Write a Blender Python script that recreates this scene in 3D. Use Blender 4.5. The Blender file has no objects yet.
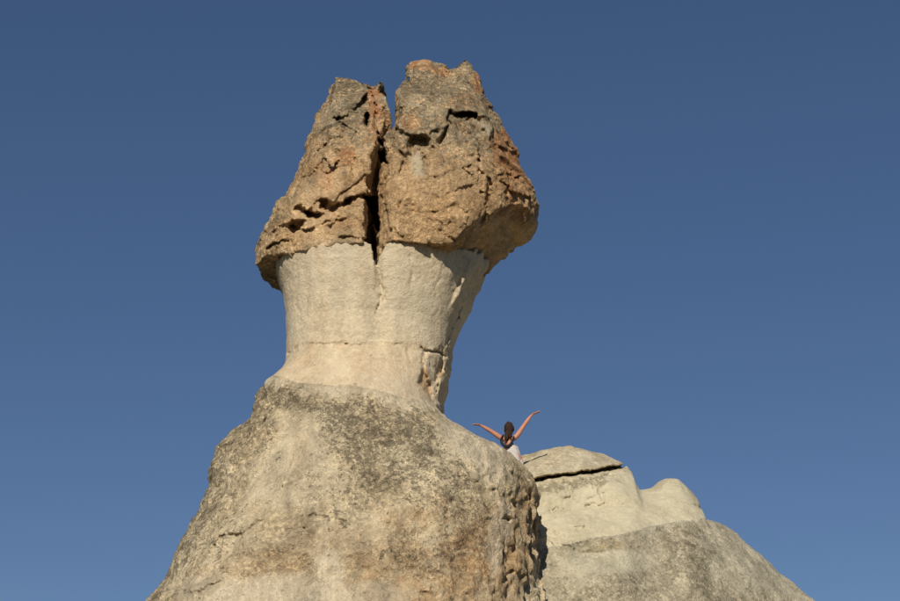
import bpy, bmesh, math, time
import numpy as np
T0 = time.time()
R = math.radians
scene = bpy.context.scene
C = bpy.context.collection

# ------------------------------------------------------------------ camera
PITCH = R(21.0)
CAM = np.array([0.0, 0.0, 1.6])
FPX = 450 / math.tan(R(15.5))
cd = bpy.data.cameras.new('camera')
cam = bpy.data.objects.new('camera', cd)
C.objects.link(cam)
cam.location = CAM
cam.rotation_euler = (R(90) + PITCH, 0, 0)
cd.sensor_width = 36.0
cd.lens = 36.0 * FPX / 900
cd.clip_end = 20000
scene.camera = cam

# ------------------------------------------------------------------ light
SUN_AZ, SUN_EL = R(11), R(29)          # azimuth measured to the left of "behind the camera"
sv = (-math.cos(SUN_EL) * math.sin(SUN_AZ), -math.cos(SUN_EL) * math.cos(SUN_AZ), math.sin(SUN_EL))
w = bpy.data.worlds.new('World')
scene.world = w
w.use_nodes = True
nt = w.node_tree
bg = nt.nodes['Background']
sky = nt.nodes.new('ShaderNodeTexSky')
sky.sky_type = 'NISHITA'
sky.sun_disc = False
sky.sun_elevation = SUN_EL
sky.sun_rotation = math.atan2(sv[0], sv[1])
sky.altitude = 3000
sky.air_density = 1.0
sky.dust_density = 0.0
sky.ozone_density = 3.0
hs = nt.nodes.new('ShaderNodeHueSaturation')
hs.inputs['Hue'].default_value = 0.509
hs.inputs['Saturation'].default_value = 1.16
nt.links.new(sky.outputs[0], hs.inputs['Color'])
gm_ = nt.nodes.new('ShaderNodeGamma'); gm_.inputs[1].default_value = 0.74
nt.links.new(hs.outputs[0], gm_.inputs[0])
nt.links.new(gm_.outputs[0], bg.inputs['Color'])
bg.inputs['Strength'].default_value = 0.094
sl = bpy.data.lights.new('sun', 'SUN')
so = bpy.data.objects.new('sun', sl)
C.objects.link(so)
from mathutils import Vector
so.rotation_euler = Vector(sv).to_track_quat('Z', 'Y').to_euler()
sl.energy = 4.7
sl.angle = R(0.53)
sl.color = (1.0, 0.93, 0.83)
scene.view_settings.view_transform = 'Standard'
scene.view_settings.look = 'None'
scene.view_settings.gamma = 1.0
scene.view_settings.exposure = 0.0

# ------------------------------------------------------------------ geometry of the view (surveying helpers)
cp, sp = math.cos(PITCH), math.sin(PITCH)
def at(px, py, Y):
    """the point at depth Y that the survey photograph shows at (px, py)"""
    u = (np.asarray(px, float) - 450) / FPX
    v = (300.5 - np.asarray(py, float)) / FPX
    dy = cp - sp * v
    dz = sp + cp * v
    t = Y / dy
    return u * t, dz * t + CAM[2]
def proj(x, y, z):
    z = z - CAM[2]
    f = y * cp + z * sp
    up = -y * sp + z * cp
    return 450 + FPX * x / f, 300.5 - FPX * up / f

# ------------------------------------------------------------------ noise
rng = np.random.default_rng(7)
NL = 64
LAT = rng.uniform(-1, 1, (NL, NL, NL)).astype(np.float32)
LATF = LAT.ravel()
def vnoise(x, y, z):
    xi = np.floor(x); yi = np.floor(y); zi = np.floor(z)
    fx = (x - xi).astype(np.float32); fy = (y - yi).astype(np.float32); fz = (z - zi).astype(np.float32)
    xi = xi.astype(np.int32) & 63; yi = yi.astype(np.int32) & 63; zi = zi.astype(np.int32) & 63
    fx = fx * fx * (3 - 2 * fx); fy = fy * fy * (3 - 2 * fy); fz = fz * fz * (3 - 2 * fz)
    x1 = (xi + 1) & 63; y1 = (yi + 1) & 63; z1 = (zi + 1) & 63
    a = xi << 12; b = x1 << 12; c = yi << 6; d = y1 << 6
    def g(p, q, r): return LATF[p + q + r]
    v00 = g(a, c, zi) * (1 - fz) + g(a, c, z1) * fz
    v01 = g(a, d, zi) * (1 - fz) + g(a, d, z1) * fz
    v10 = g(b, c, zi) * (1 - fz) + g(b, c, z1) * fz
    v11 = g(b, d, zi) * (1 - fz) + g(b, d, z1) * fz
    return (v00 * (1 - fy) + v01 * fy) * (1 - fx) + (v10 * (1 - fy) + v11 * fy) * fx
def fbm(x, y, z, scale, octs, gain=0.5, seed=0.0, ridged=False):
    o = np.zeros(np.shape(x), np.float32)
    amp = 1.0; tot = 0
    x = x * scale + 13.7 + seed; y = y * scale + 5.1 + seed * 1.7; z = z * scale + 9.3 - seed
    for i in range(octs):
        n = vnoise(x, y, z)
        o += amp * ((1 - 2 * np.abs(n)) if ridged else n)
        tot += amp; amp *= gain
        x, y, z = (0.8 * x + 0.6 * y) * 2.03 + 3.1, (-0.6 * x + 0.8 * y) * 2.03 * 0.96 + 0.28 * z * 2.03, (z * 0.96 - 0.2 * y) * 2.03 + 7.7
    return o / tot
def worley(x, y, z, scale, seed=0):
    """broken stone: F1, F2, a value per nearest cell, and a tilted plane per cell (chiselled facets)"""
    x = (x * scale).astype(np.float32); y = (y * scale).astype(np.float32); z = (z * scale).astype(np.float32)
    xi = np.floor(x).astype(np.int32); yi = np.floor(y).astype(np.int32); zi = np.floor(z).astype(np.int32)
    f1 = np.full(x.shape, 9.0, np.float32); f2 = f1.copy(); cid = np.zeros(x.shape, np.float32); fac = cid.copy()
    for i in (-1, 0, 1):
        for j in (-1, 0, 1):
            for k in (-1, 0, 1):
                cx = xi + i; cy = yi + j; cz = zi + k
                a = LATF[(((cx + seed) & 63) << 12) + ((cy & 63) << 6) + (cz & 63)]
                b = LATF[((cx & 63) << 12) + (((cz + 17 + seed) & 63) << 6) + (cy & 63)]
                c = LATF[(((cy + 31) & 63) << 12) + ((cx & 63) << 6) + ((cz + seed) & 63)]
                dx = cx + .5 + .42 * a - x; dy = cy + .5 + .42 * b - y; dz = cz + .5 + .42 * c - z
                d = dx * dx + dy * dy + dz * dz
                m = d < f1
                f2 = np.where(m, f1, np.minimum(f2, d))
                cid = np.where(m, a * .5 + b * .5, cid)
                fac = np.where(m, dx * b + dy * c + dz * a, fac)
                f1 = np.where(m, d, f1)
    return np.sqrt(f1), np.sqrt(f2), cid, fac
def ss(e0, e1, x):
    t = np.clip((x - e0) / (e1 - e0), 0, 1)
    return t * t * (3 - 2 * t)

# ------------------------------------------------------------------ relief sheets: cracks, ledges, hollows surveyed on the rock faces
class Sheet:
    """a raster of relief (metres) or cover (0..1) over the rock faces"""
    def __init__(s, x0, y0, x1, y1, step=0.5, warp=2.0, wscale=0.12, seed=0):
        s.x0, s.y0, s.step = x0, y0, step
        s.nx = int((x1 - x0) / step) + 1; s.ny = int((y1 - y0) / step) + 1
        X, Y = np.meshgrid(x0 + np.arange(s.nx) * step, y0 + np.arange(s.ny) * step, indexing='ij')
        zz = np.zeros_like(X) + seed
        s.X = X + warp * fbm(X, Y, zz, wscale, 5, 0.7, seed) * 1.9
        s.Y = Y + warp * fbm(X, Y, zz + 20, wscale, 5, 0.7, seed + 3) * 1.9
        s.N = fbm(X, Y, zz + 40, 0.09, 4, 0.6, seed)
        s.N2 = fbm(X, Y, zz + 60, 0.22, 3, 0.6, seed)
        s.A = np.zeros(X.shape, np.float32)
    def seg(s, pts):
        pts = np.asarray(pts, float)
        D = np.full(s.X.shape, 1e9); S = np.zeros(s.X.shape); TT = np.zeros(s.X.shape)
        n = len(pts) - 1
        for i in range(n):
            a, b = pts[i], pts[i + 1]
            d = b - a; L2 = d @ d + 1e-9
            t = np.clip(((s.X - a[0]) * d[0] + (s.Y - a[1]) * d[1]) / L2, 0, 1)
            qx = s.X - a[0] - t * d[0]; qy = s.Y - a[1] - t * d[1]
            dd = np.hypot(qx, qy)
            side = d[0] * qy - d[1] * qx          # >0: below the line for a left-to-right stroke
            m = dd < D
            D = np.where(m, dd, D); S = np.where(m, side, S); TT = np.where(m, (i + t) / n, TT)
        return D, S, TT
    def crack(s, pts, width, depth, taper=True):
        D, S, t = s.seg(pts)
        wv = width * (0.7 + 0.6 * s.N + .8 * s.N2)
        depth = depth * np.clip(.8 + .8 * s.N2, .2, 1.3)
        if taper: wv = wv * np.clip(np.minimum(t, 1 - t) * 8, 0.15, 1)
        s.A -= (depth * np.clip(1 - D / np.maximum(wv, .3), 0, 1) ** .7).astype(np.float32)
    def valley(s, pts, width, depth):
        wX, wY = s.X, s.Y
        s.X, s.Y = np.meshgrid(s.x0 + np.arange(s.nx) * s.step, s.y0 + np.arange(s.ny) * s.step, indexing='ij')
        D, S, t = s.seg(pts)
        s.X, s.Y = wX, wY
        s.A -= (depth * (1 - ss(0, width, D)) * ss(0, .3, 1 - t)).astype(np.float32)
    def ledge(s, pts, fall, depth, lip=0.0):
        """recess right below the stroke that fades out downwards; optional lip above"""
        D, S, t = s.seg(pts)
        e = np.clip(np.minimum(t, 1 - t) * 7, 0, 1) * np.clip(.85 + s.N * 1.2 + s.N2 * 1.1, .0, 1.5)
        below = np.where(S > 0, np.clip(1 - D / (fall * np.clip(1 + 1.2 * s.N, .4, 2)), 0, 1) ** 1.1, np.clip(1 - D / 1.0, 0, 1) * .0)
        s.A -= (depth * below * e).astype(np.float32)
        if lip:
            ab = np.where(S <= 0, np.clip(1 - D / (fall * .8), 0, 1), 0)
            s.A += (lip * ab * e).astype(np.float32)
    def inside(s, poly):
        poly = np.asarray(poly, float)
        ins = np.zeros(s.X.shape, bool)
        n = len(poly)
        for i in range(n):
            a = poly[i]; b = poly[(i + 1) % n]
            c = ((a[1] > s.Y) != (b[1] > s.Y)) & (s.X < (b[0] - a[0]) * (s.Y - a[1]) / (b[1] - a[1] + 1e-12) + a[0])
            ins ^= c
        D, _, _ = s.seg(np.vstack([poly, poly[:1]]))
        return np.where(ins, D, -D)
    def pit(s, poly, depth, soft):
        d = s.inside(poly)
        s.A -= (depth * np.clip(d / soft, 0, 1) ** .7).astype(np.float32)
    def bump(s, poly, height, soft):
        d = s.inside(poly)
        s.A += (height * ss(0, soft, d)).astype(np.float32)
    def fill(s, poly, val, soft, nz=0.0):
        d = s.inside(poly) + s.N * nz
        s.A = np.maximum(s.A, (val * ss(-soft, soft, d)).astype(np.float32)) if val > 0 else (s.A * (1 - ss(-soft, soft, d))).astype(np.float32)
    def sample(s, px, py):
        u = np.clip((px - s.x0) / s.step, 0, s.nx - 1.001); v = np.clip((py - s.y0) / s.step, 0, s.ny - 1.001)
        i = u.astype(np.int32); j = v.astype(np.int32); fu = u - i; fv = v - j
        A = s.A
        return (A[i, j] * (1 - fu) + A[i + 1, j] * fu) * (1 - fv) + (A[i, j + 1] * (1 - fu) + A[i + 1, j + 1] * fu) * fv

# ------------------------------------------------------------------ surface nets
def surface_nets(F, xs, ys, zs):
    nx, ny, nz = F.shape
    s = F < 0
    c = [s[i:nx - 1 + i, j:ny - 1 + j, k:nz - 1 + k] for i in (0, 1) for j in (0, 1) for k in (0, 1)]
    anyv = c[0].copy(); allv = c[0].copy()
    for q in c[1:]:
        anyv |= q; allv &= q
    act = anyv & ~allv
    I, J, K = np.nonzero(act)
    idx = np.full(act.shape, -1, np.int32); idx[I, J, K] = np.arange(len(I))
    corner = {}
    for i in (0, 1):
        for j in (0, 1):
            for k in (0, 1):
                corner[i, j, k] = F[I + i, J + j, K + k]
    acc = np.zeros((len(I), 3)); cnt = np.zeros(len(I))
    for ax in range(3):
        for u in (0, 1):
            for v in (0, 1):
                a = [u, v]; a.insert(ax, 0); b = list(a); b[ax] = 1
                fa = corner[tuple(a)]; fb = corner[tuple(b)]
                m = (fa < 0) != (fb < 0)
                t = np.where(m, fa / np.where(m, fa - fb, 1), 0)
                p = np.zeros((len(I), 3)); p[:, 0] = a[0]; p[:, 1] = a[1]; p[:, 2] = a[2]; p[:, ax] = t
                acc += p * m[:, None]; cnt += m
    acc /= cnt[:, None]
    ix = I + acc[:, 0]; iy = J + acc[:, 1]; iz = K + acc[:, 2]
    V = np.stack([np.interp(ix, np.arange(nx), xs), np.interp(iy, np.arange(ny), ys), np.interp(iz, np.arange(nz), zs)], 1)
    quads = []
    m = s[:-1, 1:-1, 1:-1] != s[1:, 1:-1, 1:-1]
    i, j, k = np.nonzero(m); j += 1; k += 1
    q = np.stack([idx[i, j - 1, k - 1], idx[i, j, k - 1], idx[i, j, k], idx[i, j - 1, k]], 1)
    f = s[i, j, k]; q[~f] = q[~f][:, ::-1]; quads.append(q)
    m = s[1:-1, :-1, 1:-1] != s[1:-1, 1:, 1:-1]
    i, j, k = np.nonzero(m); i += 1; k += 1
    q = np.stack([idx[i - 1, j, k - 1], idx[i - 1, j, k], idx[i, j, k], idx[i, j, k - 1]], 1)
    f = s[i, j, k]; q[~f] = q[~f][:, ::-1]; quads.append(q)
    m = s[1:-1, 1:-1, :-1] != s[1:-1, 1:-1, 1:]
    i, j, k = np.nonzero(m); i += 1; j += 1
    q = np.stack([idx[i - 1, j - 1, k], idx[i, j - 1, k], idx[i, j, k], idx[i - 1, j, k]], 1)
    f = s[i, j, k]; q[~f] = q[~f][:, ::-1]; quads.append(q)
    return V, np.concatenate(quads)

def keep_biggest(V, Q):
    """drop detached crumbs"""
    n = len(V); lab = np.arange(n)
    E = np.concatenate([Q[:, [0, 1]], Q[:, [1, 2]], Q[:, [2, 3]]])
    while True:
        old = lab.copy()
        mn = np.minimum(lab[E[:, 0]], lab[E[:, 1]])
        np.minimum.at(lab, E[:, 0], mn); np.minimum.at(lab, E[:, 1], mn)
        lab = lab[lab]; lab = lab[lab]
        if (lab == old).all(): break
    b = np.bincount(lab).argmax()
    return V, Q[lab[Q[:, 0]] == b]

def mesh_object(name, V, Q, mat, parent=None, attrs=None, smooth=True):
    used = np.zeros(len(V), bool); used[Q.ravel()] = True
    remap = np.cumsum(used) - 1
    V = V[used]; Q = remap[Q]
    me = bpy.data.meshes.new(name)
    me.vertices.add(len(V)); me.vertices.foreach_set('co', V.astype(np.float32).ravel())
    me.loops.add(Q.size); me.loops.foreach_set('vertex_index', Q.astype(np.int32).ravel())
    me.polygons.add(len(Q)); me.polygons.foreach_set('loop_start', np.arange(0, Q.size, 4, dtype=np.int32))
    me.polygons.foreach_set('use_smooth', np.full(len(Q), smooth))
    me.update(calc_edges=True); me.validate()
    if attrs is not None:
        for an, arr in attrs.items():
            a = arr[used]
            ca = me.color_attributes.new(an, 'FLOAT_COLOR', 'POINT')
            ca.data.foreach_set('color', np.concatenate([a, np.ones((len(a), 1))], 1).astype(np.float32).ravel())
    me.materials.append(mat)
    o = bpy.data.objects.new(name, me)
    C.objects.link(o)
    if parent: o.parent = parent
    return o

def axis(lo, hi, step, lo_ext=None, hi_ext=None, grow=1.12, mx=0.6):
    a = list(np.arange(lo, hi + step, step))
    if lo_ext is not None:
        s = step; v = lo; pre = []
        while v > lo_ext:
            s = min(s * grow, mx); v -= s; pre.append(v)
        a = pre[::-1] + a
    if hi_ext is not None:
        s = step; v = a[-1]
        while v < hi_ext:
            s = min(s * grow, mx); v += s; a.append(v)
    return np.array(a)

def build(coarse, mid, fine, xs, ys, zs, band1=0.75, band2=0.09):
    """coarse field on the grid, then two passes of carving in bands round the surface"""
    X = xs[:, None, None].astype(np.float32); Y = ys[None, :, None].astype(np.float32); Z = zs[None, None, :].astype(np.float32)
    F = coarse(X, Y, Z).astype(np.float32)
    F = np.ascontiguousarray(np.broadcast_to(F, (len(xs), len(ys), len(zs))))
    if not F.flags.writeable: F = F.copy()
    for fn, bd in ((mid, band1), (fine, band2)):
        i, j, k = np.nonzero(np.abs(F) < bd)
        F[i, j, k] = fn(F[i, j, k], xs[i], ys[j], zs[k])
    V, Q = surface_nets(F, xs, ys, zs)
    V, Q = keep_biggest(V, Q)
    return V, Q, F

def loft(L, Rr, yc, bz, n=2.3):
    """horizontal rounded sections between a left and a right outline; bz: [(z, half depth)]"""
    lx, lz = at(*np.array(L, float).T, yc); rx, rz = at(*np.array(Rr, float).T, yc)
    o = np.argsort(lz); lx, lz = lx[o], lz[o]; o = np.argsort(rz); rx, rz = rx[o], rz[o]
    bzz = np.array(sorted(bz))
    def f(X, Y, Z):
        xl = np.interp(Z, lz, lx); xr = np.interp(Z, rz, rx)
        xc = (xl + xr) / 2; a = np.maximum((xr - xl) / 2, .05)
        b = np.interp(Z, bzz[:, 0], bzz[:, 1])
        q = (np.abs((X - xc) / a) ** n + np.abs((Y - yc) / b) ** n) ** (1 / n)
        return (q - 1) * np.minimum(a, b)
    return f
def roof(Tp, yc, kf=0.12, slope=0.0, blur=.45, reach=.7):
    """height of the top as a function of x, doming down to front and back; the notches wash out away from the crest"""
    x, z = at(*np.array(Tp, float).T, yc)
    o = np.argsort(x); x, z = x[o], z[o]
    xf = np.linspace(x[0] - 2, x[-1] + 2, 600); zf = np.interp(xf, x, z)
    h = int(3 * blur / (xf[1] - xf[0])); kk = np.exp(-.5 * (np.arange(-h, h + 1) / (h / 3)) ** 2); kk /= kk.sum()
    zs_ = np.convolve(np.pad(zf, h, 'edge'), kk, 'valid')
    def f(X, Y):
        t = ss(0, reach, np.abs(Y - yc - .06 * np.sin(X * 5)))
        return np.interp(X, xf, zf) * (1 - t) + np.interp(X, xf, zs_) * t - kf * (Y - yc) ** 2 + slope * (Y - yc)
    return f

# ------------------------------------------------------------------ materials
def rock_material(name, base, base2, dark, warm, pale, fine=28.0, bump=0.5, dist=0.02, speck=0.35, strata=0.0):
    """base/base2 mottled; the 'cover' attribute says where dark lichen (R), warm iron stain (G), fresh pale stone (B) lie"""
    m = bpy.data.materials.new(name); m.use_nodes = True
    nt = m.node_tree; N = nt.nodes; L = nt.links
    b = N['Principled BSDF']; b.inputs['Roughness'].default_value = 0.95
    b.inputs['Specular IOR Level'].default_value = 0.15
    tc = N.new('ShaderNodeTexCoord')
    at_ = N.new('ShaderNodeAttribute'); at_.attribute_name = 'cover'
    sep = N.new('ShaderNodeSeparateColor'); L.new(at_.outputs['Color'], sep.inputs[0])
    def noise(scale, detail=6, rough=0.6, dst=0.0, vec=None):
        n = N.new('ShaderNodeTexNoise'); n.inputs['Scale'].default_value = scale
        n.inputs['Detail'].default_value = detail; n.inputs['Roughness'].default_value = rough
        n.inputs['Distortion'].default_value = dst
        L.new(vec or tc.outputs['Object'], n.inputs['Vector']); return n.outputs['Fac']
    def ramp(src, lo, hi, a=0.0, bb=1.0):
        r = N.new('ShaderNodeMapRange'); r.interpolation_type = 'SMOOTHSTEP'
        r.inputs['From Min'].default_value = lo; r.inputs['From Max'].default_value = hi
        r.inputs['To Min'].default_value = a; r.inputs['To Max'].default_value = bb
        L.new(src, r.inputs['Value']); return r.outputs[0]
    def math_(op, a, bv):
        n = N.new('ShaderNodeMath'); n.operation = op
        for i, v in enumerate((a, bv)):
            if isinstance(v, (int, float)): n.inputs[i].default_value = v
            else: L.new(v, n.inputs[i])
        return n.outputs[0]
    def mix(fac, a, c, bt='MIX'):
        n = N.new('ShaderNodeMix'); n.data_type = 'RGBA'; n.blend_type = bt
        for sock, v in ((n.inputs['Factor'], fac), (n.inputs['A'], a), (n.inputs['B'], c)):
            if isinstance(v, (int, float)): sock.default_value = v
            elif isinstance(v, tuple): sock.default_value = (*v, 1)
            else: L.new(v, sock)
        return n.outputs['Result']
    big = noise(0.9, 5, .62); med = noise(4.5, 6, .65, .4); fin = noise(fine, 4, .7); gr = noise(fine * 3.1, 2, .6)
    col = mix(ramp(big, .38, .62), base, base2)
    # warm stain, broken up
    col = mix(math_('MULTIPLY', sep.outputs['Green'], ramp(med, .36, .58, .25, 1.0)), col, warm)
    col = mix(math_('MULTIPLY', sep.outputs['Blue'], ramp(med, .3, .52, .45, 1.0)), col, pale)
    # clasts and pits of the tuff: crisp grains of differing tone
    def vor(scale, feature='F1'):
        v = N.new('ShaderNodeTexVoronoi'); v.feature = feature; v.inputs['Scale'].default_value = scale
        wv = N.new('ShaderNodeTexNoise'); wv.inputs['Scale'].default_value = scale * .9; wv.inputs['Detail'].default_value = 2
        L.new(tc.outputs['Object'], wv.inputs['Vector'])
        ad = N.new('ShaderNodeVectorMath'); ad.operation = 'MULTIPLY_ADD'
        L.new(wv.outputs['Color'], ad.inputs[0]); ad.inputs[1].default_value = (1.3 / scale,) * 3; L.new(tc.outputs['Object'], ad.inputs[2])
        L.new(ad.outputs[0], v.inputs['Vector']); return v
    v1 = vor(13); v2 = vor(27)
    s1 = N.new('ShaderNodeSeparateColor'); L.new(v1.outputs['Color'], s1.inputs[0])
    s2 = N.new('ShaderNodeSeparateColor'); L.new(v2.outputs['Color'], s2.inputs[0])
    # dark lichen crusts: mask + noise threshold so that they break into specks
    spk = noise(9.5, 5, .75, .3)
    lic = math_('ADD', sep.outputs['Red'], math_('MULTIPLY', math_('SUBTRACT', fin, .5), 1.5))
    lic = math_('ADD', lic, math_('MULTIPLY', math_('SUBTRACT', med, .5), 1.3))
    lic = math_('ADD', lic, math_('MULTIPLY', math_('SUBTRACT', spk, .5), 2.2))
    lic = math_('ADD', lic, math_('MULTIPLY', math_('SUBTRACT', s2.outputs['Red'], .5), .45))
    lic = math_('ADD', lic, math_('MULTIPLY', math_('SUBTRACT', s1.outputs['Red'], .5), .3))
    col = mix(math_('MULTIPLY', ramp(lic, .50, .66), .72), col, dark)
    # grain
    g = ramp(fin, .38, .62, 1 - speck * .50, 1 + speck * .36)
    g2 = ramp(gr, .36, .64, 1 - speck * .38, 1 + speck * .30)
    g3 = ramp(spk, .34, .66, 1 - speck * .45, 1 + speck * .30)
    g4 = ramp(s1.outputs['Green'], 0, 1, 1 - speck * .42, 1 + speck * .30)
    g5 = ramp(s2.outputs['Green'], 0, 1, 1 - speck * .36, 1 + speck * .26)
    pits = ramp(math_('ADD', v1.outputs['Distance'], math_('MULTIPLY', s1.outputs['Blue'], .9)), .12, .30, 1 - speck * .8, 1)
    gm = math_('MULTIPLY', math_('MULTIPLY', math_('MULTIPLY', g, g2), math_('MULTIPLY', g3, pits)), math_('MULTIPLY', g4, g5))
    amt = math_('ADD', ramp(big, .40, .60, .35, .75), math_('MULTIPLY', sep.outputs['Red'], .6))
    amt = math_('SUBTRACT', amt, math_('MULTIPLY', sep.outputs['Blue'], .35))
    gm = math_('ADD', 1.0, math_('MULTIPLY', math_('SUBTRACT', gm, 1.0), amt))
    wash = N.new('ShaderNodeMapping'); wash.inputs['Scale'].default_value = (1.9, 1.9, .55); L.new(tc.outputs['Object'], wash.inputs['Vector'])
    ws = noise(1.1, 6, .68, .6, wash.outputs[0])
    gm = math_('MULTIPLY', gm, ramp(ws, .36, .64, 1 - speck * .5, 1 + speck * .28))
    comb = N.new('ShaderNodeCombineColor')
    for i in range(3): L.new(gm, comb.inputs[i])
    col = mix(1.0, col, comb.outputs[0], 'MULTIPLY')
    L.new(col, b.inputs['Base Color'])
    h = math_('ADD', math_('MULTIPLY', fin, 1.0), math_('MULTIPLY', gr, .3))
    h = math_('ADD', h, math_('MULTIPLY', med, .5))
    h = math_('ADD', h, math_('MULTIPLY', math_('ADD', s1.outputs['Green'], s2.outputs['Green']), .16))
    h = math_('ADD', h, math_('MULTIPLY', pits, .25))
    bp = N.new('ShaderNodeBump'); bp.inputs['Strength'].default_value = bump; bp.inputs['Distance'].default_value = dist
    L.new(h, bp.inputs['Height']); L.new(bp.outputs[0], b.inputs['Normal'])
    return m

DARK = (0.105, 0.085, 0.055)
M_cap = rock_material('weathered_cap_stone', (.72, .495, .265), (.60, .385, .19), (.235, .222, .155), (.50, .215, .085), (.56, .46, .30), fine=22, bump=.9, dist=.10, speck=.62)
M_neck = rock_material('cream_tuff', (.60, .505, .345), (.56, .46, .305), (.27, .20, .12), (.44, .26, .115), (.50, .41, .285), fine=16, bump=.75, dist=.035, speck=.20)
M_base = rock_material('lichened_tuff', (.62, .51, .325), (.53, .415, .25), DARK, (.44, .26, .115), (.62, .525, .365), fine=17, bump=.85, dist=.085, speck=.5)
M_out_pale = rock_material('pale_tuff', (.50, .445, .305), (.475, .415, .28), (.20, .165, .10), (.42, .33, .19), (.50, .45, .33), fine=14, bump=.5, dist=.03, speck=.18)
M_out_grey = rock_material('grey_tuff', (.52, .45, .31), (.46, .395, .265), (.22, .19, .125), (.42, .34, .19), (.53, .475, .335), fine=19, bump=.8, dist=.08, speck=.5)
M_out_slab = rock_material('slab_tuff', (.53, .465, .325), (.49, .41, .27), (.22, .18, .11), (.44, .33, .16), (.52, .46, .33), fine=18, bump=.7, dist=.05, speck=.4)

def thing(name, label, cat, loc):
    o = bpy.data.objects.new(name, None); C.objects.link(o)
    o.location = loc; o['label'] = label; o['category'] = cat
    o.empty_display_size = 0.3
    return o

YC = 28.5
ZB = at(0, 601, 26)[1]
# ================================================================== RELIEF of the chimney faces
RL = Sheet(235, 40, 560, 290, .5, 2.6, .13, 1)       # cap rocks
# -- left cap
RL.pit([(286, 223), (293, 219), (307, 221), (303, 230), (293, 233), (286, 228)], .22, 3)
RL.pit([(304, 211), (320, 211), (323, 216), (315, 219), (306, 218)], .35, 3)
RL.pit([(318, 200), (327, 198), (331, 203), (341, 202), (341, 208), (330, 212), (321, 209)], .22, 3)
RL.pit([(340, 202), (352, 198), (353, 204), (343, 208)], .16, 3)
RL.pit([(358, 193), (370, 196), (378, 198), (380, 228), (376, 234), (373, 214), (366, 202)], .36, 4)
RL.ledge([(290, 212), (300, 205), (308, 211), (320, 199), (341, 202), (355, 195), (366, 192), (378, 198)], 14, .10, .05)
RL.ledge([(268, 234), (278, 229), (288, 222), (306, 230), (330, 226), (352, 214)], 5, .06, .04)
RL.ledge([(292, 232), (310, 229), (325, 222), (345, 218)], 4, .07, .03)
RL.ledge([(330, 120), (338, 116), (346, 115), (353, 108), (360, 103), (366, 94), (372, 90)], 14, .14, .07)
RL.pit([(364, 113), (368, 111), (370, 118), (369, 127), (366, 127), (363, 120)], .4, 2.5)
RL.crack([(371, 92), (376, 110), (374, 126), (380, 140), (386, 152)], 2.0, .18)
RL.crack([(378, 150), (384, 158), (386, 168)], 2.4, .3)
RL.pit([(378, 152), (384, 149), (388, 156), (386, 164), (380, 162)], .3, 3)
RL.crack([(316, 152), (325, 146), (330, 140), (345, 138)], 1.4, .07)
RL.crack([(357, 130), (352, 142), (356, 158), (350, 176)], 1.5, .08)
RL.crack([(302, 180), (318, 170), (330, 172), (342, 160)], 1.5, .07)
RL.ledge([(266, 248), (272, 244), (280, 240), (292, 238)], 5, .12, .05)
RL.ledge([(338, 238), (350, 236), (360, 237), (370, 241)], 4, .12, .02)
# -- right cap
RL.pit([(408, 138), (413, 133), (421, 133), (429, 137), (432, 146), (425, 151), (417, 148), (412, 158), (408, 150)], .30, 4)
RL.ledge([(396, 124), (404, 131), (412, 133), (420, 133), (428, 134), (434, 130), (441, 128)], 8, 0.14, 0.064)
RL.pit([(449, 110), (453, 111), (451, 122), (447, 136), (440, 151), (436, 143), (440, 133), (447, 124)], .30, 4)
RL.ledge([(449, 111), (455, 114), (463, 110), (470, 112), (476, 114), (476, 119)], 9, 0.2, 0.048)
RL.pit([(453, 112), (463, 110), (475, 114), (475, 120), (466, 117), (455, 118)], .14, 2)
RL.bump([(476, 106), (490, 110), (500, 130), (488, 142), (478, 128)], .10, 6)
RL.crack([(482, 92), (486, 102), (491, 108)], 2, .06)
RL.ledge([(486, 106), (493, 108), (498, 112)], 9, 0.045, 0.0144)
RL.pit([(407, 78), (410, 76), (411, 84), (409, 92)], .12, 2)
RL.crack([(436, 76), (434, 84), (440, 92)], 1.4, 0.048)
RL.crack([(409, 92), (418, 92), (426, 88)], 1.4, 0.042)
RL.ledge([(430, 78), (438, 74), (448, 76)], 7.2, 0.0225, 0)
RL.crack([(400, 150), (405, 156), (403, 166), (400, 178)], 3.0, 0.15)
RL.crack([(420, 150), (426, 160), (423, 170), (428, 178)], 2, 0.072)
RL.crack([(408, 190), (402, 200), (398, 210)], 2, 0.072)
RL.ledge([(424, 178), (440, 176), (452, 171), (463, 168), (478, 160)], 9, 0.0225, 0.024)
RL.ledge([(440, 196), (452, 190), (462, 186), (476, 184)], 9, 0.027, 0.024)
RL.ledge([(392, 214), (410, 210), (430, 212), (448, 206), (462, 200)], 10.8, 0.0225, 0.024)
RL.ledge([(424, 220), (438, 219), (447, 226), (456, 220), (470, 214)], 9, 0.027, 0.0192)
RL.crack([(478, 150), (480, 170), (490, 184), (489, 200), (485, 214), (481, 226)], 2.2, 0.156)
RL.crack([(492, 160), (497, 178), (508, 188), (506, 205)], 1.8, 0.096)
RL.ledge([(494, 196), (508, 190), (520, 196), (533, 200)], 9, 0.027, 0.0288)
RL.ledge([(490, 178), (504, 172), (516, 176), (526, 178)], 7.2, 0.0225, 0.024)
RL.ledge([(484, 150), (498, 144), (510, 150), (518, 152)], 7.2, 0.0203, 0.0192)
RL.ledge([(384, 236), (394, 237), (420, 238), (440, 241), (452, 244)], 7.2, 0.0225, 0)
RL.crack([(437, 228), (446, 236), (455, 242)], 2, 0.072)

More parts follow.
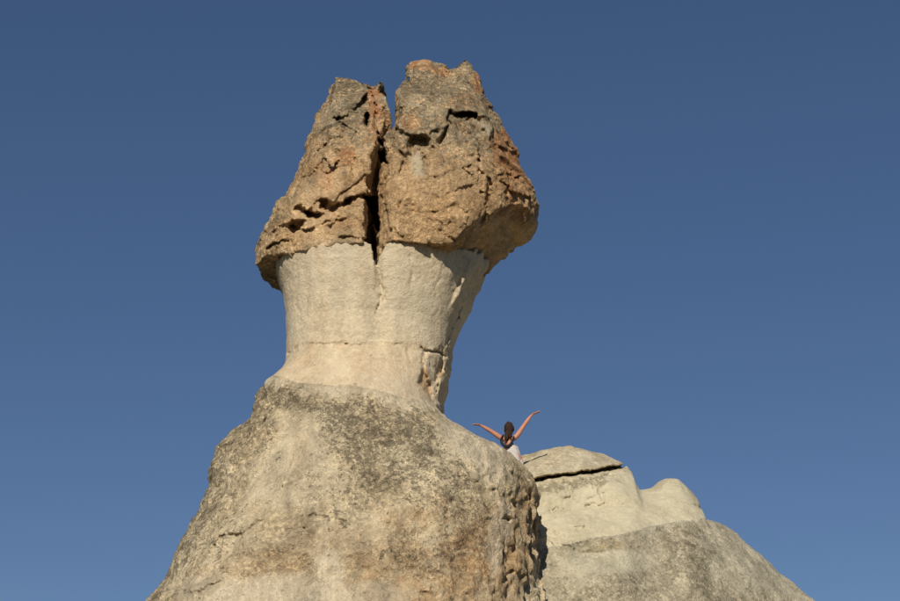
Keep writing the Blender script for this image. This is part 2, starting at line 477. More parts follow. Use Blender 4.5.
RB = Sheet(130, 235, 560, 620, .5, 2.4, .10, 5)        # neck and cone
RB.pit([(366, 234), (390, 234), (384, 247), (380, 256), (377.5, 267), (374, 256), (371, 246)], 1.3, 5)
RB.crack([(377, 262), (379, 272), (381, 284), (382, 292), (380, 300), (376, 313)], 2.4, .09)
RB.valley([(378, 240), (379, 290), (378, 335), (378, 350)], 18, .07)
RB.valley([(378, 240), (379, 270), (379, 300)], 5, .07)
RB.crack([(380, 284), (386, 292), (383, 302)], 2, .07)
RB.ledge([(287, 345), (300, 345), (340, 342), (367, 344), (400, 343), (421, 344)], 3, .035, .012)
RB.crack([(288, 354), (294, 350), (298, 346)], 1.5, .06)
RB.crack([(309, 355), (311, 363), (320, 367), (328, 366)], 1.3, .05)
RB.crack([(340, 345), (338, 362), (340, 380)], .9, .018)
RB.crack([(352, 372), (360, 367), (368, 370)], 1, .025)
RB.crack([(408, 347), (407, 357), (411, 362)], .9, .03)
RB.crack([(421, 344), (425, 350), (436, 352), (446, 358)], 1.6, .10)
RB.crack([(425, 350), (423, 360), (424, 368)], 1.6, .07)
RB.pit([(418, 382), (423, 366), (427, 370), (432, 387), (431, 402), (425, 393)], .08, 3)
RB.crack([(448, 250), (440, 275), (432, 300)], 1.4, .03)
RB.crack([(444, 348), (452, 330), (466, 300)], 2, .06)
RB.crack([(297, 250), (296, 290), (299, 320)], 1.0, .02)
RB.crack([(412, 245), (411, 280), (409, 290)], 1.2, .03)
# the cone
RB.bump([(306, 432), (320, 424), (330, 470), (318, 505), (290, 512), (282, 500), (290, 465)], .05, 10)
RB.ledge([(282, 500), (284, 480), (291, 462), (302, 443), (306, 430)], 11, 0.0162, 0.025)
RB.ledge([(293, 518), (306, 514), (320, 515), (340, 518), (352, 522)], 19.8, 0.0256, 0.025)
RB.ledge([(205, 556), (222, 535), (242, 535), (255, 524), (270, 520)], 13.2, 0.0256, 0.0333)
RB.ledge([(186, 592), (196, 592), (208, 587), (216, 582), (227, 577)], 8.8, 0.0325, 0.0333)
RB.ledge([(196, 508), (208, 500), (222, 498), (240, 492)], 11, 0.0162, 0.025)
RB.ledge([(352, 570), (372, 566), (398, 570), (412, 566), (436, 572)], 11, 0.0139, 0.0166)
RB.ledge([(240, 440), (256, 430), (270, 410), (282, 396)], 11, 0.0139, 0.025)
RB.crack([(386, 500), (384, 520), (392, 540), (388, 552)], 1.6, 0.0165)
RB.crack([(330, 450), (334, 470), (330, 492)], 1.5, 0.011)
RB.ledge([(466, 481), (472, 480), (481, 484)], 8.8, 0.0347, 0.0166)
RB.ledge([(430, 520), (444, 514), (452, 500), (466, 496)], 13.2, 0.0186, 0.025)
RB.ledge([(484, 490), (496, 488), (506, 494), (516, 490)], 11, 0.0232, 0.0499)
RB.pit([(500, 521), (507, 516), (513, 521), (509, 525), (505, 521)], .16, 3)
RB.ledge([(508, 548), (518, 540), (528, 544), (540, 538)], 11, 0.0325, 0.0416)
RB.ledge([(500, 580), (512, 570), (524, 576), (540, 566)], 11, 0.0325, 0.0416)
RB.pit([(450, 545), (470, 535), (474, 560), (470, 601), (452, 601)], .05, 8)

# ------------------------------------------------------------------ cap rocks
def cap_mid(seed):
    def f(d, x, y, z):
        px, py = proj(x, y, z)
        fr = ss(.25, -.5, (y - YC) )
        d = d - RL.sample(px, py) * fr
        hgt = z - underside(x, y); calm = .25 + .75 * ss(0, .9, hgt)
        amp = calm
        d = d + .13 * amp * fbm(x, y, z, .75, 3, .5, seed)
        un = ss(.25, .0, hgt) * ss(450, 480, px)
        d = d + .10 * un * fbm(x, y, z, 2.2, 4, .6, 71, True)
        f1, f2, cid, fac = worley(x + .2 * fbm(x, y, z, 1.6, 2, .5, seed + 5), y, z * .9 + .25 * x, 1.05, int(seed) * 3 + 1)
        d = d + .05 * amp * cid + .10 * amp * fac
        return d
    return f
def cap_fine(seed):
    def f(d, x, y, z):
        wx = x + .08 * fbm(x, y, z, 4, 3, .6, seed + 2); wz = z * 1.35 + .3 * x + .08 * fbm(x, y, z, 4, 3, .6, seed + 4)
        f1, f2, cid, fac = worley(wx, y, wz, 3.4, int(seed) + 9)
        rough = ss(-.5, .5, fbm(x, y, z, .9, 2, .5, seed + 40))
        d = d + (.4 + .6 * rough) * (.018 * cid + .040 * fac)
        d = d + .022 * fbm(x, y, z, 3.0, 4, .6, seed, True)
        d = d + .038 * fbm(x, y, z, 9.5, 3, .7, seed + 1)
        return d
    return f

def cover_caps(V):
    x, y, z = V.T
    px, py = proj(x, y, z)
    n = fbm(x, y, z, .9, 4, .6, 2); n2 = fbm(x, y, z, 2.2, 4, .6, 8)
    lic = ss(205, 95, py + 55 * n - .10 * (px - 400)) * .74 + .1 * n2
    # east and low sides of the caps are clean, the west flank is lichened to the foot
    lic = np.maximum(lic, ss(30, -10, px - np.interp(py, [80, 250], [330, 262]) + 12 * n) * .5)
    ora = np.zeros_like(x)
    for cx, cy, rx, ry, a in ((440, 185, 60, 40, .14), (345, 190, 50, 34, .14), (374, 104, 9, 20, .85), (378, 125, 10, 22, .6), (346, 155, 9, 10, .9), (322, 176, 12, 16, .55), (506, 150, 16, 22, .9), (518, 180, 18, 24, .65), (412, 122, 16, 7, .7),
                              (478, 78, 6, 16, .8), (420, 64, 14, 7, .75), (442, 72, 8, 6, .6), (520, 208, 16, 16, .45), (465, 100, 20, 8, .3), (436, 70, 6, 5, .6), (350, 222, 20, 6, .35)):
        q = ((px - cx) / rx) ** 2 + ((py - cy) / ry) ** 2
        ora = np.maximum(ora, a * ss(1.6, .2, q + 1.1 * n2))
    lic = lic * (1 - .8 * ora)
    pal = np.zeros_like(x)
    for poly, a in ((PALE1, 1.0), (PALE2, .9)):
        pal = np.maximum(pal, a * poly.sample(px, py))
    pal = np.maximum(pal, .45 * ss(.1, .5, fbm(x, y, z, 1.3, 3, .55, 31)) * ss(130, 200, py))
    lic = lic * (1 - pal)
    return np.clip(np.stack([lic + .30 * (y > YC), ora, pal], 1), 0, 1)
PALE1 = Sheet(400, 100, 500, 200, 1, 2, .12, 3)
PALE1.fill([(472, 119), (484, 121), (492, 127), (493, 133), (482, 137), (472, 142), (480, 131), (476, 124)], 1, 1.5, 2)
PALE2 = Sheet(400, 100, 500, 200, 1, 1.5, .12, 4)
PALE2.fill([(411, 152), (420, 150), (423, 160), (424, 178), (414, 178), (411, 165)], 1, 1.5, 2)

chimney = thing('fairy_chimney', 'tall rock pillar with two brown cap rocks on a cream neck and broad cone', 'rock pillar', (*[float(v) for v in (at(365, 480, YC)[0], YC)], 0))
def to_local(V, o): return V - np.array(o.location)

S = .024
zcap0 = at(0, 300, 27)[1]
# left cap rock
capL_L = [(335, 60), (338, 82), (330, 100), (322, 117), (314, 136), (304, 156), (295, 176), (285, 195), (270, 225), (257, 246), (257, 262), (259, 279), (260, 300)]
capL_R = [(383, 60), (383, 100), (386.5, 123), (388.5, 141), (388.5, 152), (386.5, 165), (382.5, 180), (378, 200), (376, 220), (374, 245), (374, 300)]
capL_T = [(250, 60), (320, 82), (335, 79.5), (348, 80), (357, 81.5), (365, 85), (376, 85.5), (380, 81), (384, 83), (400, 86)]
capR_L = [(400, 40), (406, 62), (407, 82), (404.5, 100), (397, 121), (398.5, 137), (397.5, 148), (391.5, 160), (385, 183), (382, 207), (382, 241), (382, 300)]
capR_R = [(463, 50), (465, 60), (470, 67), (475, 78), (480, 93), (485, 106), (496, 119), (505, 134), (512, 154), (518, 176), (531, 195), (538.5, 208), (538.5, 222), (538, 240), (534, 300)]
capR_T = [(395, 66), (407, 62), (412, 58.5), (421, 57.5), (431, 60), (434, 64), (440, 65), (446, 68), (450, 73), (456, 73), (460, 66), (464, 59), (467, 59), (472, 64), (500, 70)]
z_of = lambda py: float(at(0, py, YC)[1])
bzL = [(z_of(60), .55), (z_of(85), .80), (z_of(120), 1.15), (z_of(160), 1.55), (z_of(200), 1.9), (z_of(240), 2.12), (z_of(290), 2.12)]
bzR = [(z_of(55), .6), (z_of(75), .85), (z_of(110), 1.2), (z_of(150), 1.65), (z_of(190), 2.0), (z_of(230), 2.15), (z_of(290), 2.12)]
ZBOT = float(at(0, 241, 26.5)[1])
bz_all = [(z_of(55), .6), (z_of(80), .95), (z_of(110), 1.3), (z_of(150), 1.65), (z_of(190), 1.93), (z_of(215), 2.04), (z_of(240), 2.02), (z_of(290), 1.96)]
outer = loft(capL_L, capR_R, YC, bz_all, 2.12)
tx, _ = at([240, 300, 440, 455, 488, 499, 510, 522, 532, 540, 560], 250, YC)
tv = [.38, .0, .0, .05, .12, .36, .58, .70, .90, 1.20, 1.7]
sx, _ = at([450, 486], 240, YC)
def underside(X, Y):
    """the foot of the caps: level on the left, climbing to the right and towards the front there"""
    return ZBOT + np.interp(X, tx, tv) - .36 * np.clip((X - sx[0]) / (sx[1] - sx[0]), 0, 1) * (Y - YC) + .9 * np.clip((X - sx[0]) / (sx[1] - sx[0]), 0, 1) * np.maximum(Y - YC, 0)
def cap_field(Lo, Ro, To):
    lf = loft(Lo, Ro, YC, [(a, b * 1.25) for a, b in bz_all], 4.0); rf = roof(To, YC, .45, .50, .22, .5)
    def f(X, Y, Z):
        d = np.maximum(lf(X + .05 * np.sin(Y * 2.1), Y, Z), outer(X, Y, Z))
        d = np.maximum(d, (Z - rf(X, Y)) * .8)
        return np.maximum(d, (underside(X, Y) - Z) * .8)
    return f
fL = cap_field(capL_L, capL_R, capL_T)
fR = cap_field(capR_L, capR_R, capR_T)
def cap(f, pxa, pxb, pya, seed):
    xa = float(at(pxa, 240, YC)[0]); xb = float(at(pxb, 240, YC)[0])
    xs = axis(xa, xb, S); ys = axis(YC - 2.5, YC - .1, S, None, YC + 2.7, 1.08, .1)
    zs = axis(ZBOT - .5, float(at(0, pya, YC)[1]), S)
    V, Q, F = build(f, cap_mid(seed), cap_fine(seed), xs, ys, zs)
    return V, Q
V, Q = cap(fL, 245, 402, 68, 3.0)
print('capL', len(Q), time.time() - T0)
o = mesh_object('cap_rock', to_local(V, chimney), Q, M_cap, chimney, {'cover': cover_caps(V)})
o['label'] = 'left cap rock leaning right, grey-green lichen above a broken ochre foot'
V, Q = cap(fR, 372, 552, 46, 6.0)
print('capR', len(Q), time.time() - T0)
o = mesh_object('cap_rock', to_local(V, chimney), Q, M_cap, chimney, {'cover': cover_caps(V)})
o['label'] = 'larger right cap rock with notched top and dark undercut right corner'

# ------------------------------------------------------------------ neck and cone: one body, split where the stone changes
nkL = [(272, 235), (275, 262), (277, 282), (283, 297), (286.5, 317), (287, 335), (287, 357), (286, 372), (280, 382), (270, 391), (259, 400), (250, 437), (226, 456), (213, 470), (207, 487), (209, 504), (202, 527), (186, 557), (168, 597), (120, 660), (70, 780), (30, 900)]
nkR = [(494, 235), (489, 262), (486, 276), (480, 286), (472, 302), (462, 325), (454, 347), (451, 375), (449, 392), (444, 410), (445, 426), (457, 440), (476, 451), (495, 460), (513, 467), (528, 477), (537, 489), (541, 502), (542, 527), (540, 564), (541, 600), (560, 660), (600, 780), (640, 900)]
bzN = [(z_of(230), 1.98), (z_of(262), 1.93), (z_of(300), 1.8), (z_of(340), 1.62), (z_of(375), 1.62), (z_of(395), 1.8), (z_of(420), 2.15), (z_of(450), 2.5), (z_of(500), 3.0), (z_of(550), 3.45), (z_of(600), 3.85), (0, 6.4)]
nk = loft(nkL, nkR, YC, bzN, 2.45)
def neck_coarse(X, Y, Z):
    d = np.maximum(nk(X, Y, Z), (Z - (underside(X, Y) + .06)) * .8)
    k = np.clip((Z - z_of(345)) / (z_of(262) - z_of(345)), 0, 1)
    ch = (X - .46 + (1 - k) * .45) * .75 - (Y - 27.6) * .66          # the front right corner is planed off under the overhang
    return np.maximum(d, np.where(k > 0, ch, -9) - (1 - k) * .25)
def neck_w(px, py, x, y, z):
    """0 on the cream neck, 1 on the cone"""
    edge = np.interp(px, [255, 283, 297, 310, 350, 380, 400, 430, 446, 470], [372, 376, 382, 385, 385, 390, 398, 404, 411, 420])
    return ss(-4, 4, py - edge + 5 * fbm(x, y, z, 1.5, 4, .6, 12))
def neck_mid(d, x, y, z):
    px, py = proj(x, y, z)
    fr = ss(.6, -.3, y - YC)
    d = d - RB.sample(px, py) * fr
    wN = neck_w(px, py, x, y, z)
    side = ss(438, 470, px + 14 * fbm(x, y, z, 1, 3, .5, 3)) * ss(350, 300, py) + ss(424, 440, px) * ss(340, 355, py) * (1 - wN)
    big = fbm(x, y, z, .42, 3, .5, 21)
    d = d + big * (.04 + .07 * ss(400, 480, py)) + wN * (.07 * fbm(x, y, z, 1.5, 3, .55, 5) + .045 * fbm(x + .35 * z, y, z * 1.2, 2.3, 3, .6, 25, True))
    # the torn right flank of the cone: steep slabs and ribs
    fl = ss(486, 512, px + .22 * (py - 540) + 12 * fbm(x, y, z, .8, 2, .5, 4)) * ss(478, 500, py + (px - 510) * -.3)
    f1, f2, cid, fac = worley(x * 1.7 - z * .55 + .3 * fbm(x, y, z, 1.5, 2, .5, 9), y * 1.7, z * .55, 1.35, 4)
    d = d + fl * (.04 * cid + .10 * fac + .10 * fbm(x - .38 * z, y, z * .16, 2.4, 4, .6, 6, True))
    d = d + np.clip(side, 0, 1) * (.035 * cid + .09 * fac + .03 * fbm(x * 1.3, y * 1.3, z * .9, 2.4, 3, .6, 7, True)) * (1 - .4 * ss(340, 355, py))
    # broad weathered facets on the cone
    f1, f2, cid, fac = worley(x + .4 * fbm(x, y, z, .9, 3, .6, 19), y, z * .8 + .2 * x, .62, 12)
    d = d + wN * .5 * (.05 * cid + .07 * fac) * ss(0, .25, f2 - f1)
    return d
def neck_fine(d, x, y, z):
    px, py = proj(x, y, z)
    wN = neck_w(px, py, x, y, z)
    rgh = ss(436, 470, px) * ss(350, 290, py) * .6 + ss(422, 436, px) * ss(338, 352, py) * (1 - wN)
    fl = ss(490, 512, px + .2 * (py - 540)) * ss(478, 500, py)
    a = (.22 + .78 * np.clip(np.maximum(wN, rgh), 0, 1)) * (1 - .45 * fl)
    d = d + a * (.026 * fbm(x, y, z, 4.0, 4, .6, 13, True) + .036 * fbm(x, y, z, 9.5, 3, .72, 14))
    f1, f2, cid, fac = worley(x + .05 * fbm(x, y, z, 5, 3, .6, 22), y, z * 1.25 + .2 * x, 3.6, 2)
    d = d + a * (.012 * cid + .026 * fac) * (.5 + .5 * ss(-.4, .4, fbm(x, y, z, .8, 2, .5, 23)))
    d = d + fl * (.05 * fbm(x - .38 * z, y, z * .22, 6, 4, .65, 15, True) + .02 * fac)
    # wind-smoothed beds and rain streaks on the neck
    d = d + (1 - wN) * (.008 * fbm(x * .3, y * .3, z, 7, 3, .6, 16) + .016 * fbm(x * 1.8, y * 1.8, z * .22, 1.6, 4, .6, 17) + .010 * fbm(x, y, z, 2.6, 4, .65, 18))
    return d
xa, xb = float(at(140, 600, 27)[0]), float(at(556, 600, YC)[0])
xs = axis(xa, xb, .027, xa - 5, xb + 5, 1.15, .5)
ys = axis(YC - 4.1, YC - .3, .03, YC - 8.5, YC + 8, 1.1, .35)
zs = axis(ZB - .15, ZBOT + 1.1, .027, -.6, None, 1.15, .4)
V, Q, FB = build(neck_coarse, neck_mid, neck_fine, xs, ys, zs, .6, .07)
BASEGRID = (xs, ys, zs, FB)
print('cone', len(Q), time.time() - T0)
def cover_cone(V):
    x, y, z = V.T
    px, py = proj(x, y, z)
    n = fbm(x, y, z, .8, 4, .6, 2); n2 = fbm(x, y, z, 2.4, 4, .6, 8)
    wN = neck_w(px, py, x, y, z)
    lic = np.zeros_like(x)
    for cx, cy, rx, ry, a in ((400, 440, 76, 46, .63), (300, 395, 45, 16, .60), (360, 410, 58, 20, .58), (440, 480, 44, 34, .52), (340, 470, 40, 60, .42), (470, 520, 40, 30, .40), (215, 500, 30, 60, .36),
                              (252, 440, 28, 46, .42), (180, 560, 18, 50, .42), (420, 555, 60, 26, .42), (300, 560, 90, 30, .25), (520, 480, 18, 12, .35)):
        q = ((px - cx) / rx) ** 2 + ((py - cy) / ry) ** 2
        lic = np.maximum(lic, a * ss(1.5, .3, q + .9 * n))
    edge = np.interp(py, [380, 400, 437, 467, 504, 527, 557, 597], [270, 252, 232, 212, 202, 188, 172, 152])
    lic = np.maximum(lic, .62 * ss(46, 4, px - edge + 18 * n))
    lic = lic * wN + .14 * n2 * wN
    war = np.zeros_like(x)
    for cx, cy, rx, ry, a in ((400, 575, 60, 34, .6), (340, 545, 50, 20, .45), (420, 520, 40, 14, .4), (470, 560, 34, 40, .8), (505, 560, 26, 60, .75), (525, 530, 16, 50, .7), (440, 590, 50, 24, .6), (365, 560, 60, 26, .4), (270, 580, 60, 30, .45), (230, 580, 40, 20, .3),
                              (300, 450, 10, 20, .4), (295, 590, 70, 16, .5), (440, 510, 24, 18, .35)):
        q = ((px - cx) / rx) ** 2 + ((py - cy) / ry) ** 2
        war = np.maximum(war, a * ss(1.5, .2, q + .9 * n2))
    pal = np.zeros_like(x)
    for cx, cy, rx, ry, a in ((312, 470, 14, 44, .5), (478, 450, 40, 14, .9), (455, 432, 22, 12, .8), (490, 470, 24, 16, .6), (280, 596, 90, 22, .9), (330, 580, 16, 34, .8), (370, 595, 40, 16, .6), (215, 590, 50, 16, .6), (290, 480, 50, 30, .45), (300, 450, 22, 40, .4),
                              (505, 520, 9, 26, .7), (495, 545, 7, 40, .6), (340, 540, 60, 14, .3)):
        q = ((px - cx) / rx) ** 2 + ((py - cy) / ry) ** 2
        pal = np.maximum(pal, a * ss(1.4, .3, q + .8 * n))
    lic = lic * (1 - .75 * pal)
    edge2 = np.interp(px, [255, 283, 297, 310, 350, 380, 400, 430, 446, 470], [372, 376, 382, 385, 385, 390, 398, 404, 411, 420])
    nb_ = fbm(x, y, z, 3.2, 4, .65, 33)
    near = ss(17, -2, py - edge2 + 16 * nb_)
    pal = np.maximum(pal, near * wN); lic = lic * (1 - near * wN)
    pal = np.maximum(pal, .9 * wN * ss(1.2, .5, ((px - 470 - .9 * (py - 440)) / 26) ** 2 + ((py - 445) / 34) ** 2 + .8 * n))
    lic = lic * (1 - .8 * pal)
    # neck: pinkish-warm lower band, an iron-stained scar, faint streaks
    nw = 1 - wN
    rib = ss(-.1, .5, fbm(x - .38 * z, y, z * .16, 3.2, 4, .6, 66)) * ss(486, 510, px + .2 * (py - 540)) * ss(478, 500, py)
    war = np.maximum(war * (1 - .5 * ss(.2, .6, rib)), rib * .9)
    lic = np.maximum(lic, .5 * ss(.1, .6, fbm(x - .38 * z, y, z * .16, 4.2, 4, .6, 67)) * ss(490, 512, px) * ss(478, 500, py))
    war = war * wN + nw * (.22 * ss(338, 346, py + 3 * n2) + .9 * ss(-1, 1, SCAR.sample(px, py) * 2 - 1) + .2 * ss(.2, .6, fbm(x * 1.5, y * 1.5, z * .15, 1.6, 3, .6, 40)))
    lic = lic + nw * (.25 * ss(.15, .6, n) * ss(430, 470, px))
    pal = pal * wN + nw * .5 * ss(-.1, .5, n)
    return np.clip(np.stack([lic, war, pal], 1), 0, 1)
SCAR = Sheet(400, 340, 460, 420, .5, 1.2, .15, 9)
SCAR.fill([(418, 382), (423, 366), (427, 370), (432, 387), (431, 402), (425, 393)], 1, .8)
SCAR.fill([(436, 362), (441, 362), (444, 375), (439, 380)], .55, 1.5, 2)
cov = cover_cone(V)
px, py = proj(*V.T)
wv = neck_w(px, py, *V.T)
qn = wv[Q].mean(1) < .5
vl = to_local(V, chimney)
o = mesh_object('cone', vl, Q[~qn], M_base, chimney, {'cover': cov})
o = mesh_object('neck', vl, Q[qn], M_neck, chimney, {'cover': cov})
o['label'] = 'smooth cream neck narrowing below the cap rocks'

# ------------------------------------------------------------------ outcrop behind on the right
YO = 31.0
outc = thing('rock_outcrop', 'pale pointed rock ridge behind the cone on the right, split by a dark slanting seam', 'rock outcrop', (float(at(650, 520, YO)[0]), YO, 0))
RO = Sheet(480, 430, 840, 620, .5, 2.2, .10, 11)
RO.ledge([(520, 481), (540, 478.5), (562, 475), (585, 471.5), (605, 468), (624, 464)], 12, .12, .03)
RO.pit([(515, 480), (540, 477), (585, 470.5), (610, 466), (626, 463.5), (624, 467), (607, 470.5), (585, 474.5), (560, 478), (540, 481), (515, 485)], .20, 1.3)
for pts in ([(545, 486), (552, 494), (550, 506), (556, 520)], [(568, 482), (572, 495), (569, 508), (576, 512)], [(580, 478), (586, 486), (596, 482), (604, 478)], [(553, 536), (560, 540), (556, 532), (548, 526)],
            [(584, 507), (592, 505), (600, 508)], [(562, 500), (574, 497), (586, 500), (600, 494)], [(586, 520), (584, 535)], [(545, 512), (558, 508), (570, 512)], [(560, 484), (575, 486), (590, 480), (610, 474), (618, 478)]):
    RO.crack(pts, 1.7, .07)
RO.ledge([(541, 549), (556, 546), (575, 541), (600, 537), (620, 535), (640, 528), (665, 524), (700, 523)], 8, -.10, 0)
RO.bump([(575, 548), (600, 537), (612, 540), (618, 548), (600, 553), (580, 556)], .10, 5)
RO.crack([(608, 543), (625, 545), (638, 542)], 1.5, .05)
RO.bump([(700, 524), (720, 524), (760, 562), (810, 606), (722, 606), (728, 575), (712, 545)], .16, 30)
outL = [(440, 420), (430, 470), (420, 540), (400, 600), (330, 800), (300, 900)]
outR = [(624, 440), (632, 470), (690, 485), (697, 499), (700, 516), (717, 521.5), (733, 532.5), (746, 547), (766, 567), (786, 585), (802, 600), (880, 680), (980, 800), (1060, 900)]
outT = [(440, 470), (500, 462), (523, 457), (543, 451.5), (560, 449), (571, 448), (585, 450.5), (600, 455), (612, 460), (622, 464), (626, 467), (630, 471), (631.5, 481), (636, 489), (642, 492), (653, 489), (660, 483), (668, 479), (676, 479), (685, 486.5), (692, 494), (697, 499), (698, 510), (701, 521), (717, 521.5), (735, 532), (760, 556), (810, 601)]
zo = lambda py: float(at(0, py, YO)[1])
bzO = [(zo(440), .9), (zo(462), 1.15), (zo(480), 1.3), (zo(525), 1.55), (zo(550), 2.1), (zo(600), 2.9), (0, 6.0)]
of = loft(outL, outR, YO, bzO, 2.6); orf = roof(outT, YO, .22, .36, .35, 1.6)
def out_coarse(X, Y, Z):
    return np.maximum(of(X, Y, Z), (Z - orf(X, Y)) * .75)
def out_zone(px, py, x, y, z):
    e = np.interp(px, [500, 541, 575, 600, 612, 640, 665, 703, 760, 810], [552, 549, 543, 538, 537, 529, 525, 520, 516, 500])
    return ss(-3, 3, py - e + 5 * fbm(x, y, z, 1.3, 4, .6, 44))
def out_mid(d, x, y, z):
    px, py = proj(x, y, z)
    d = d - RO.sample(px, py) * ss(.6, -.2, y - YO)
    g = out_zone(px, py, x, y, z)
    d = d + (.05 + .07 * g) * fbm(x, y, z, .6, 3, .5, 51) + .04 * fbm(x, y, z, 2.4, 4, .6, 57) + .04 * g * fbm(x, y, z, 1.8, 3, .55, 52)
    lf = ss(630, 560, px) * ss(478, 486, py) * (1 - g)
    f1, f2, cid, fac = worley(x, y, z * 1.3, 2.2, 6)
    d = d + lf * (.05 * cid + .06 * fac) + (1 - lf) * .012 * fac
    f1, f2, cid, fac = worley(x + .3 * fbm(x, y, z, .9, 3, .6, 59), y, z * .8 - .3 * x, .7, 15)
    d = d + (.3 + .7 * g) * .6 * (.04 * cid + .08 * fac) * ss(0, .3, f2 - f1)
    return d
def out_fine(d, x, y, z):
    px, py = proj(x, y, z)
    g = out_zone(px, py, x, y, z)
    a = .30 + .7 * g + .4 * ss(630, 560, px) * (1 - g)
    d = d + a * (.018 * fbm(x, y, z, 3.4, 4, .6, 53, True) + .034 * fbm(x, y, z, 8.5, 4, .68, 54))
    return d + .006 * (1 - g) * fbm(x * .4, y * .4, z, 6, 3, .6, 56)
xa, xb = float(at(500, 500, 29)[0]), float(at(825, 601, YO)[0])
xs = axis(xa, xb, .03, xa - 6, xb + 7, 1.15, .5)
ys = axis(YO - 3.2, YO - .5, .035, YO - 8, YO + 7, 1.12, .4)
zs = axis(float(at(0, 601, 28.3)[1]) - .1, zo(440), .028, -.6, None, 1.15, .4)
V, Q, FO = build(out_coarse, out_mid, out_fine, xs, ys, zs, .5, .07)
print('outcrop', len(Q), time.time() - T0)
px, py = proj(*V.T)
x, y, z = V.T
g = out_zone(px, py, x, y, z)
n = fbm(x, y, z, .8, 4, .6, 2); n2 = fbm(x, y, z, 2.4, 4, .6, 8)
seam = np.interp(px, [500, 540, 562, 585, 605, 626, 640], [483, 480, 477, 473, 469.5, 465.5, 440])
lic = g * (.25 + .3 * n)
for cx, cy, rx, ry, a in ((705, 560, 26, 40, .55), (640, 575, 60, 26, .42), (600, 590, 60, 16, .4), (690, 535, 34, 14, .35), (775, 590, 24, 12, .3)):
    q = ((px - cx) / rx) ** 2 + ((py - cy) / ry) ** 2
    lic = np.maximum(lic, a * ss(1.5, .3, q + .9 * n) * g)
pal = np.zeros_like(x)
for cx, cy, rx, ry, a in ((608, 562, 46, 11, 1.0), (750, 570, 40, 26, .75), (725, 538, 24, 14, .6), (585, 570, 14, 16, .6)):
    q = ((px - cx) / rx) ** 2 + ((py - cy) / ry) ** 2
    pal = np.maximum(pal, a * ss(1.35, .5, q + .8 * n))
eo = np.interp(px, [500, 541, 575, 600, 612, 640, 665, 703, 760, 810], [552, 549, 543, 538, 537, 529, 525, 520, 516, 500])
near = ss(16, -2, py - eo + 18 * fbm(x, y, z, 2.6, 4, .65, 33)) * ss(.1, .5, g)
pal = np.maximum(pal, .95 * near)
pal = np.maximum(pal, .8 * g * ss(20, 60, px - 690 - .35 * (py - 520) + 30 * n))
lic *= (1 - .9 * pal)
lic = lic + (1 - g) * ss(10, 2, np.abs(py - seam - 9)) * ss(-.15, .3, n2) * .75 * ss(640, 600, px)
war = (1 - g) * (.5 * ss(8, 2, np.abs(py - seam)) + .25 * ss(.1, .5, n)) + g * (.8 * ss(1.4, .4, ((px - 598) / 26) ** 2 + ((py - 545) / 9) ** 2 + .5 * n) + .3 * ss(.1, .5, n2))
war = np.maximum(war, ss(470, 455, py) * .5 * ss(-.2, .4, n))
cov = np.clip(np.stack([lic, war, pal], 1), 0, 1)
qg = g[Q].mean(1); qs = (py - seam)[Q].mean(1)
vl = to_local(V, outc)
is_slab = (qs < 0) & (px[Q].mean(1) < 627)
mesh_object('slab', vl, Q[is_slab], M_out_slab, outc, {'cover': cov})['label'] = 'ochre-grey top slab overhanging the dark seam'
mesh_object('pale_band', vl, Q[~is_slab & (qg < .5)], M_out_pale, outc, {'cover': cov})
mesh_object('foot_slope', vl, Q[~is_slab & (qg >= .5)], M_out_grey, outc, {'cover': cov})

# ------------------------------------------------------------------ ground
def ground():
    n = 80
    bm = bmesh.new()
    t = np.linspace(-1, 1, n)
    c = np.sign(t) * (np.abs(t) ** 3) * 9000
    vs = [[bm.verts.new((a, b + 20, 0.25 * math.sin(a * .21 + b * .13) * (abs(a) + abs(b) > 6) - (0.15 if abs(a) + abs(b) > 6 else .0))) for b in c] for a in c]
    for i in range(n - 1):
        for j in range(n - 1):
            bm.faces.new((vs[i][j], vs[i + 1][j], vs[i + 1][j + 1], vs[i][j + 1]))
    me = bpy.data.meshes.new('ground'); bm.to_mesh(me); bm.free()
    m = bpy.data.materials.new('dusty_ground'); m.use_nodes = True
    nt = m.node_tree; b = nt.nodes['Principled BSDF']; b.inputs['Roughness'].default_value = 1
    nz = nt.nodes.new('ShaderNodeTexNoise'); nz.inputs['Scale'].default_value = .6; nz.inputs['Detail'].default_value = 8
    tc = nt.nodes.new('ShaderNodeTexCoord'); nt.links.new(tc.outputs['Object'], nz.inputs['Vector'])
    cr = nt.nodes.new('ShaderNodeValToRGB'); nt.links.new(nz.outputs[0], cr.inputs[0])
    cr.color_ramp.elements[0].color = (.065, .06, .035, 1); cr.color_ramp.elements[1].color = (.14, .12, .075, 1)
    cr.color_ramp.elements[0].position = .35; cr.color_ramp.elements[1].position = .65
    nt.links.new(cr.outputs[0], b.inputs['Base Color'])
    me.materials.append(m)
    o = bpy.data.objects.new('ground', me); C.objects.link(o)
    o['kind'] = 'structure'
ground()

